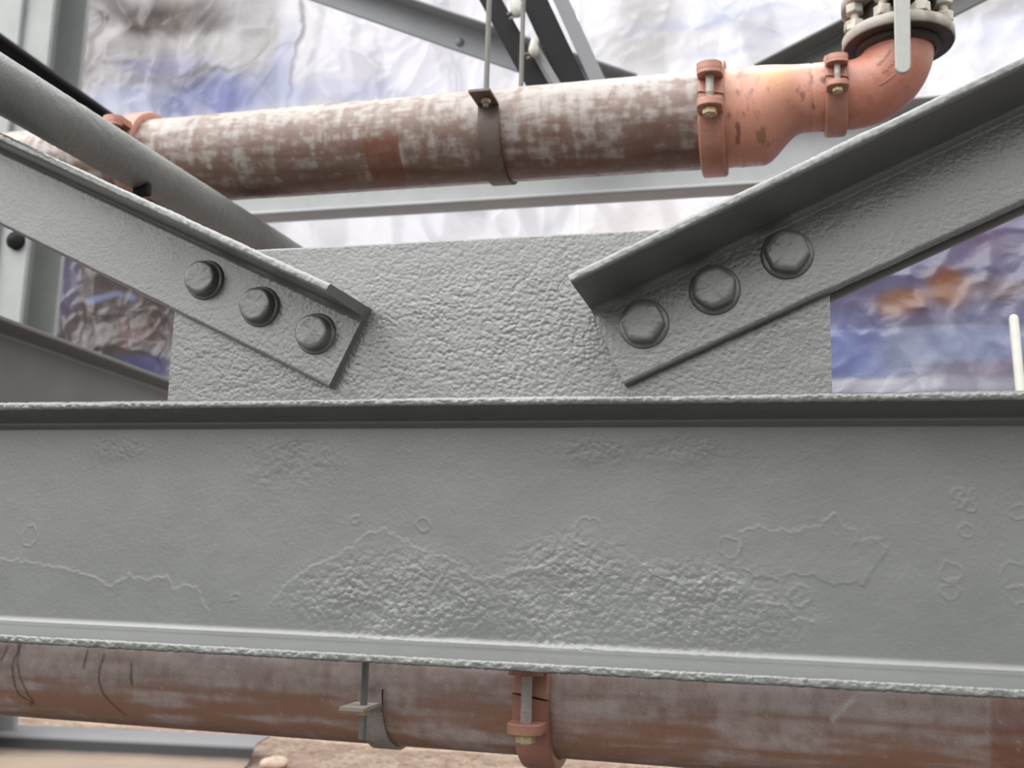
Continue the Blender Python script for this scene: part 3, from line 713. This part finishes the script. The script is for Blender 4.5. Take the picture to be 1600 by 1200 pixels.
# white lumps (plastic covered fittings) between the pair
def fitting(px, py, y, r, label, tilt):
    c = at(px, py, y); root = empty('white_fitting', c, label, 'fitting', 'white fittings between the steep braces')
    ax = Vector((math.sin(tilt), -.25, math.cos(tilt))).normalized()
    MB().lathe(c-ax*r*1.9, ax, [(0, .001), (r*.15, r*.55), (r*.7, r*.95), (r*1.5, r), (r*2.6, r*.8), (r*3.6, r*.55), (r*3.7, 0.001)], 28).build('cover', M_WHITE, root)
    MB().lathe(c-ax*r*1.0+Vector((-.012, 0, -.004)), (1, 0, .2), [(-.010, .001), (-.010, r*.55), (.010, r*.55), (.010, .001)], 20).build('knob', M_BLACKCAST, root)
    e = c-ax*r*1.3+Vector((-r*1.1, 0, -.004))
    MB().lathe(e, (1, 0, .1), [(-r*.5, .001), (-r*.4, r*.4), (r*.4, r*.45), (r*.5, .001)], 16).build('plug', M_WHITE, root)
fitting(806, 10, YS-.03, .0135, 'upper white fitting between the steep braces, at the top edge', -.2)
fitting(834, 74, YS-.03, .0115, 'lower white fitting between the steep braces, just above the pipe', .1)

# dark diagonal angle behind the round brace, top left
a0, b0_ = at(-60, 8, 2.15), at(262, 238, 2.45)
T = (b0_-a0).normalized(); U = T.cross(Vector((0, 1, 0))).normalized(); U = U if U.z < 0 else -U
Vv_ = T.cross(U).normalized(); Vv_ = Vv_ if Vv_.y < 0 else -Vv_
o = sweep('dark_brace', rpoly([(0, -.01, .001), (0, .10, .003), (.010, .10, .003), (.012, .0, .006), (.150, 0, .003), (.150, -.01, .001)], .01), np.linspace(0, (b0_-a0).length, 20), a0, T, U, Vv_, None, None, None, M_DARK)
tag(o, 'dark steel brace running parallel behind the thick round brace at the upper left', 'brace')

# column at the far left
YC = 2.55
qf = at(90, 0, YC); qb = at(148, 0, YC+.18); wd = .26
xr = at(60, 250, YC).x
xr = (at(90, 0, YC).x+at(38, 372, YC).x)/2; xb = (at(148, 0, YC+.19).x+at(88, 480, YC+.19).x)/2
prof = rpoly([(xr, 0, .003), (xr, .016, .003), (xr-wd/2+.006, .016, .008), (xr-wd/2+.006, .185-.012, .008), (xb, .185-.012, .003), (xb, .19, .003), (xb-wd, .19, .003), (xb-wd, .178, .003),
              (xr-wd/2-.006, .178, .008), (xr-wd/2-.006, .016, .008), (xr-wd, .016, .003), (xr-wd, 0, .003)], .03)
o = sweep('steel_column', prof, np.linspace(0, 3.6, 12), (0, YC, 0), (0, 0, 1), (1, 0, 0), (0, 1, 0), None, None, None, M_COLM)
tag(o, 'grey green steel column standing at the far left edge', 'column')
xs = (at(36, 0, YC-.03).x)
o = sweep('conduit', circ(.008, 20), np.linspace(0, 3.5, 8), (at(33, 20, YC-.012).x, YC-.012, 0), (0, 0, 1), (1, 0, 0), (0, 1, 0), None, None, None, M_LIGHT)
tag(o, 'thin pale conduit running up the face of the grey column at the left', 'conduit')
q = at(20, 374, YC-.02)
o = MB().lathe((q.x, YC+.0, q.z), (0, -1, 0), [(0, .028), (.016, .027), (.026, .017), (.03, .0002)], 24).build('column_bolt', M_DARK, None)
tag(o, 'dark round bolt head on the column, just under the left angle brace', 'bolt')

# side beam at the left, receding behind the gusset
hz = .47
def atzh(px, py, h):
    d = ray(px, py); return CAMP+d*(h/d.z)
s0, s1 = atzh(0, 492, hz), atzh(265, 592, hz)
T = (s1-s0).normalized(); nrm = Vector((T.y, -T.x, 0)).normalized()
nrm = nrm if nrm.x > 0 else -nrm
o = sweep('side_beam', rpoly([(0, .065, .003), (-.010, .065, .003), (-.016, 0, .008), (-.225, 0, .008), (-.235, .065, .003), (-.245, .065, .003), (-.245, -.01, .001), (0, -.01, .001)], .02),
          np.linspace(-.6, (s1-s0).length+.35, 30), s0-nrm*.065, T, (0, 0, 1), nrm, None, None, None, M_FAR)
tag(o, 'grey channel beam at the lower left, receding behind the end of the gusset plate', 'beam')

# white upright post at the right edge
pb, pt_ = at(1597, 640, 2.1), at(1584, 498, 2.1); r = .0084
d = (pt_-pb).normalized()
base = pb-d*((pb.z)/d.z)
o = MB().lathe(base, d, [(0, .001), (0, r), ((pt_-base).length, r), ((pt_-base).length+r*.6, r*.8), ((pt_-base).length+r*.95, r*.35), ((pt_-base).length+r, .0001)], 24).build('white_post', M_WHITE)
tag(o, 'slim white post with a rounded top standing at the right edge before the blue sheeting', 'post')

# ------------------------------------------------------------------ plastic sheeting
def sheet(name, u0, u1, z0, z1, y, seed, label, cfun, amp=1.0, nx=260, nz=260, slant=0, rr=1.0, top=0):
    X, Z = np.meshgrid(np.linspace(u0, u1, nx), np.linspace(z0, z1, nz), indexing='ij')
    def ridge(s, sd, sx=1, sz=1): return 1-np.abs(2*fbm(X*sx+.3*vnoise(X, Z, .5, sd), Z*sz+.3*vnoise(X, Z, .45, sd+9), s, sd, 2)-1)
    h = .05*(vnoise(X, Z*.15, .22, seed)-.5)+.045*ridge(.55, seed+1)**3+.035*ridge(.28, seed+2, 1, .6)**4+.012*ridge(.11, seed+4)**4+.010*(fbm(X, Z, .09, seed+6)-.5)
    h = h+.030*np.clip(ridge(.7, seed+12, .5, 1.3)-.8, 0, 1)*5*.4
    Y = y+slant*(X-u0)-h*amp
    co = np.stack([X, Y, Z], -1).reshape(-1, 3)
    th = .0006
    i = np.arange(nx-1)[:, None]*nz; j = np.arange(nz-1)[None, :]
    q = np.stack([i+j, i+nz+j, i+nz+j+1, i+j+1], -1).reshape(-1, 4)
    me = bpy.data.meshes.new(name); me.from_pydata(co.tolist(), [], q.tolist()); me.update(); smooth(me)
    c = np.clip(cfun(X, Z, fbm(X, Z, .10, seed+20, 4), fbm(X, Z, .4, seed+24, 3)), 0, 1).reshape(-1, 3)
    a = me.attributes.new('tint', 'FLOAT_COLOR', 'POINT'); a.data.foreach_set('color', np.hstack([c, np.ones((len(c), 1))]).astype(np.float32).ravel())
    return tag(link(name, me, M_TARP), label, 'plastic sheet')
m, n, b, out = newmat('translucent_sheeting'); M_TARP = m
a = n.nodes.new('ShaderNodeAttribute'); a.attribute_name = 'tint'; p = posn(n)
n.nodes.remove(b)
df = n.nodes.new('ShaderNodeBsdfDiffuse'); tl = n.nodes.new('ShaderNodeBsdfTranslucent'); gl = n.nodes.new('ShaderNodeBsdfGlossy'); gl.inputs['Roughness'].default_value = .28
bp = n.nodes.new('ShaderNodeBump'); bp.inputs['Distance'].default_value = .005
vo = n.nodes.new('ShaderNodeTexVoronoi'); vo.feature = 'DISTANCE_TO_EDGE'; vo.inputs['Scale'].default_value = 5.5
vd = n.nodes.new('ShaderNodeVectorMath'); vd.operation = 'MULTIPLY_ADD'; nz_ = n.nodes.new('ShaderNodeTexNoise'); nz_.inputs['Scale'].default_value = 4; n.links.new(p, nz_.inputs['Vector'])
n.links.new(nz_.outputs['Color'], vd.inputs[0]); vd.inputs[1].default_value = (.35, .35, .35); n.links.new(p, vd.inputs[2]); n.links.new(vd.outputs[0], vo.inputs['Vector'])
hv = math_(n, 'ADD', noise(n, 14, 5, .6, p, 1.2), math_(n, 'MULTIPLY', mrange(n, vo.outputs['Distance'], 0, .10, 0, 1), .22)); n.links.new(hv, bp.inputs['Height'])
for s_ in (df, tl): n.links.new(a.outputs['Color'], s_.inputs['Color'])
for s_ in (df, gl, tl): n.links.new(bp.outputs[0], s_.inputs['Normal'])
m1 = n.nodes.new('ShaderNodeMixShader'); m1.inputs[0].default_value = .62; n.links.new(df.outputs[0], m1.inputs[1]); n.links.new(tl.outputs[0], m1.inputs[2])
m2 = n.nodes.new('ShaderNodeMixShader'); m2.inputs[0].default_value = .06; n.links.new(m1.outputs[0], m2.inputs[1]); n.links.new(gl.outputs[0], m2.inputs[2])
n.links.new(m2.outputs[0], out.inputs[0])

YT = 3.25
def blobs(X, Z, base, lst, n1, n2, y=YT, warp=1.0):
    c = np.zeros(X.shape+(3,))+np.array(base)
    wx = X+warp*.10*(n1-.5); wz = Z+warp*(.10*(n2-.5)+.06*(n1-.5))
    for px, py, rx, ry, col, k in lst:
        q = at(px, py, y); s = q.y/FPX*1.08
        w = k*ell(wx, wz, q.x, q.z, rx*s, ry*s, .65)*(.55+.9*np.clip(n1, 0, 1)); w = np.clip(w, 0, 1)[..., None]
        c = c*(1-w)+np.array(col)*w
    return c
WH = (.74, .735, .79); BL = (.27, .30, .53); LB = (.46, .50, .70); BR = (.13, .105, .10); GB = (.27, .245, .25); PU = (.36, .35, .52); OR = (.52, .24, .13); CR = (.45, .43, .425)
def tint_main(X, Z, n1, n2):
    c = blobs(X, Z, WH, [
        (240, 60, 190, 110, CR, .9), (250, 35, 130, 28, BR, .95), (175, 20, 30, 50, BR, .8), (330, 45, 60, 18, BR, .6), (180, 120, 60, 50, GB, .7), (260, 110, 90, 22, PU, .8),  # dark brown arcs paint the shade of draped folds into the sheet
        (340, 150, 125, 40, BL, 1.1), (472, 80, 4, 110, (.25, .25, .36), .8), (330, 112, 70, 6, BR, .6), (280, 88, 80, 8, CR, .5), (120, 60, 40, 60, (.3, .28, .28), .8), (300, 128, 60, 12, BR, .4), (200, 165, 60, 25, LB, .7), (445, 120, 30, 70, LB, .8), (475, 70, 6, 90, GB, .7), (410, 60, 30, 80, CR, .6),  # thin upright streaks paint the shade along the vertical fold
        (590, 95, 120, 40, (.72, .70, .80), .7), (540, 150, 110, 22, LB, .6), (700, 140, 60, 30, (.75, .75, .86), .6), (560, 350, 200, 30, (.80, .80, .86), .5),
        (170, 500, 150, 150, (.085, .068, .066), 1.6), (110, 450, 30, 60, (.12, .11, .19), .9), (170, 468, 20, 6, (.3, .36, .62), .7), (205, 465, 10, 5, (.3, .36, .62), .7), (230, 580, 60, 22, (.07, .075, .17), .9), (215, 520, 40, 20, (.14, .075, .07), .7)], n1, n2)
    fold_shade = sst(.70, .9, 1-np.abs(2*fbm(X, Z*.35, .16, 77, 2)-1))[..., None]*.16  # crease shade darkened into the tint
    return c*(1-fold_shade)
def tint_right(X, Z, n1, n2):
    c = blobs(X, Z, (.80, .795, .84), [
        (1010, 60, 60, 60, CR, .5), (1090, 45, 90, 10, LB, .5), (1180, 20, 100, 20, (.70, .76, .92), .5), (1120, 95, 60, 8, LB, .5), (1220, 60, 60, 16, LB, .35), (1560, 60, 60, 25, (.66, .70, .88), .6), (1545, 20, 50, 20, GB, .5), (1500, 120, 80, 30, (.75, .76, .84), .4), (950, 350, 160, 20, (.72, .68, .66), .6)], n1, n2)
    fold_shade = sst(.70, .9, 1-np.abs(2*fbm(X, Z*.35, .16, 88, 2)-1))[..., None]*.16  # same painted crease shade on this sheet
    return c*(1-fold_shade)
def tint_low(X, Z, n1, n2):
    c = blobs(X, Z, PU, [
        (1480, 420, 200, 90, (.34, .34, .50), 1), (1540, 370, 60, 40, (.36, .28, .40), .8), (1380, 490, 80, 30, (.34, .28, .36), .8), (1405, 478, 30, 19, OR, 1.4), (1478, 452, 27, 26, OR, 1.3), (1440, 500, 40, 12, (.30, .24, .36), .7), (1555, 455, 40, 18, (.46, .34, .28), .7), (1330, 560, 60, 60, (.30, .38, .76), .8),
        (1440, 555, 50, 38, (.55, .66, .88), .8), (1520, 545, 60, 30, (.48, .55, .82), .8), (1520, 585, 80, 14, (.52, .46, .56), .8), (1430, 604, 170, 10, (.84, .86, .95), .9), (1345, 598, 60, 4, (.9, .92, 1), .9)], n1, n2, YT-.30, .15)
    z0 = at(1430, 512, YT-.30).z
    line = np.exp(-((Z-z0)/.004)**2)[..., None]*.35; up = sst(z0-.002, z0+.004, Z)[..., None]*.22
    return c*(1-line)*(1-up*np.array((.9, .9, .6)))*.68
xa = at(90, 480, YT).x
sheet('plastic_sheet', xa-.9, at(905, 100, YT).x, .05, 3.6, YT, 3, 'draped milky and blue plastic sheet filling the left and middle background', tint_main, 1.1, 460, 420)
sheet('plastic_sheet', at(905, 100, YT).x+.004, 2.6, .05, 3.6, YT+.0, 41, 'bright white plastic sheet behind the coupling and the orange reducer', tint_right, .9, 320, 380)
sheet('plastic_sheet', at(1240, 450, YT-.30).x, 2.6, .05, at(1400, 250, YT-.30).z, YT-.30, 63, 'blue and purple plastic sheet with orange stains at the right, under the right-hand brace', tint_low, .8, 260, 240)

# unseen dark block added behind the sheeting to lower its backlight
M_BLOCKER = plain('blocker_brown', (.16, .11, .09), .8, scale=8, var=.3)
o = MB().box((-.4, 4.6, .8), (9, .2, 1.6)).build('backlight_blocker', M_BLOCKER); o['kind'] = 'structure'

# ------------------------------------------------------------------ ground
m, n, b, _ = newmat('littered_ground'); p = posn(n)
c = mixc(n, mrange(n, noise(n, 7, 6, .65, p), .35, .65, 0, 1), (.27, .19, .14), (.45, .36, .27))
c = mixc(n, mrange(n, noise(n, 38, 6, .75, p, .6), .50, .58, 0, .85), c, (.17, .095, .07))
c = mixc(n, mrange(n, noise(n, 55, 4, .7, p), .60, .64, 0, .9), c, (.68, .60, .50))
c = mixc(n, mrange(n, noise(n, 3, 3, .5, p), .55, .68, 0, .5), c, (.28, .16, .15))
n.links.new(c, b.inputs['Base Color']); b.inputs['Roughness'].default_value = .8
bp = n.nodes.new('ShaderNodeBump'); bp.inputs['Distance'].default_value = .004; n.links.new(noise(n, 70, 5, .65, p), bp.inputs['Height']); n.links.new(bp.outputs[0], b.inputs['Normal'])
M_GR = m
o = MB().box((0, 4.3, -.05), (12, 4.4, .1)).build('floor', M_GR); o['kind'] = 'structure'
# floor cut back to lessen bounce light; unseen dark ledge and ground added
o = MB().box((0, -1.4, -1.75), (12, 7, .1)).build('floor', plain('added_lower_ground', (.05, .045, .04), .9)); o['kind'] = 'structure'
o = MB().box((0, 2.06, -.88), (12, .08, 1.64)).build('added_ledge', plain('added_ledge_dark', (.07, .06, .055), .9)); o['kind'] = 'structure'
# bent steel sheet lying on the ground, lower left: dusty flat, riser, raised lip
g1 = atzh(422, 1150, -EYE+.055); g0 = atzh(0, 1131, -EYE+.055)
Td = (g1-g0); Td.z = 0; Td.normalize(); Nd = Vector((-Td.y, Td.x, 0))      # Nd points away from the camera
prf = [(-.52, .016), (-.45, .010), (-.30, .006)]+[(-.16+.07*math.sin(t_), .006+.049*(1-math.cos(t_))/2*1.0) for t_ in [math.pi*i/16*.5 for i in range(17)]]
prf = [(-.52, .016), (-.45, .009), (-.30, .006), (-.22, .006), (-.185, .010), (-.165, .020), (-.152, .034), (-.140, .046), (-.125, .052), (-.10, .055), (-.05, .056), (0, .055)]
mb = MB(); vs = []; n_ = len(prf)-1
for u_, z_ in prf:
    e_ = Vector((g1.x, g1.y, 0))+Nd*u_; f_ = e_-Td*2.6
    vs += [(f_.x, f_.y, z_), (e_.x+.12*u_*0, e_.y, z_), (f_.x, f_.y, z_-.004), (e_.x, e_.y, z_-.004)]
fs = []
for i in range(n_):
    a_, b_ = i*4, i*4+4; fs += [(a_, a_+1, b_+1, b_), (a_+2, b_+2, b_+3, a_+3), (a_+1, a_+3, b_+3, b_+1), (a_, b_, b_+2, a_+2)]
fs += [(0, 2, 3, 1), (n_*4, n_*4+1, n_*4+3, n_*4+2)]
mb.add(vs, fs)
m, n, b, _ = newmat('dusty_shaded_steel'); p = posn(n); sp_n = n.nodes.new('ShaderNodeSeparateXYZ'); n.links.new(p, sp_n.inputs[0])
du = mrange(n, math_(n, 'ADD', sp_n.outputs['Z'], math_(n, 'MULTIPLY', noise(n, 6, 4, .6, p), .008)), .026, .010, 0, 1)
dk = mrange(n, sp_n.outputs['Z'], .050, .040, 0, 1)  # riser's shade painted into the steel colour by height
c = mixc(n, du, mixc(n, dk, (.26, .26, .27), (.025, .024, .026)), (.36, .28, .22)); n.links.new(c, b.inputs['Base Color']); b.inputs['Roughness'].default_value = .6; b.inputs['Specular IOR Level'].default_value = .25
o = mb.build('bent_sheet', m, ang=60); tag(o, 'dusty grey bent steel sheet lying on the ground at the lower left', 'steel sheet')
# small stones and chips on the ground
M_STONE = plain('pale_rubble', (.55, .42, .34), .8, scale=50)
def stone(px, py, r, label, mat=M_STONE, sq=.6, seed=0):
    q = atzh(px, py, -EYE+r*.4); rs = random.Random(seed)
    mb = MB(); n1, n2 = 14, 9
    ph = [rs.uniform(0, 6) for _ in range(4)]
    vs = []
    for j in range(n2+1):
        for i in range(n1):
            a_, b_ = 2*math.pi*i/n1, math.pi*j/n2; k = r*(1+.22*math.sin(2*a_+ph[0])*math.sin(b_)+.14*math.sin(3*a_+2*b_+ph[1]))
            vs.append((q.x+k*1.3*math.cos(a_)*math.sin(b_), q.y+k*math.sin(a_)*math.sin(b_), r*sq*.92+k*sq*math.cos(b_)))
    mb.add(vs, [(j*n1+i, (j+1)*n1+i, (j+1)*n1+(i+1) % n1, j*n1+(i+1) % n1) for j in range(n2) for i in range(n1)])
    return tag(mb.build('stone', mat, ang=80), label, 'stone')
stone(430, 1195, .030, 'tan stone on the ground just right of the bent steel sheet', seed=2)
stone(6, 1168, .022, 'small pale lump lying on the bent steel sheet at the left edge', M_STONE, .7, 4).location.z = .008
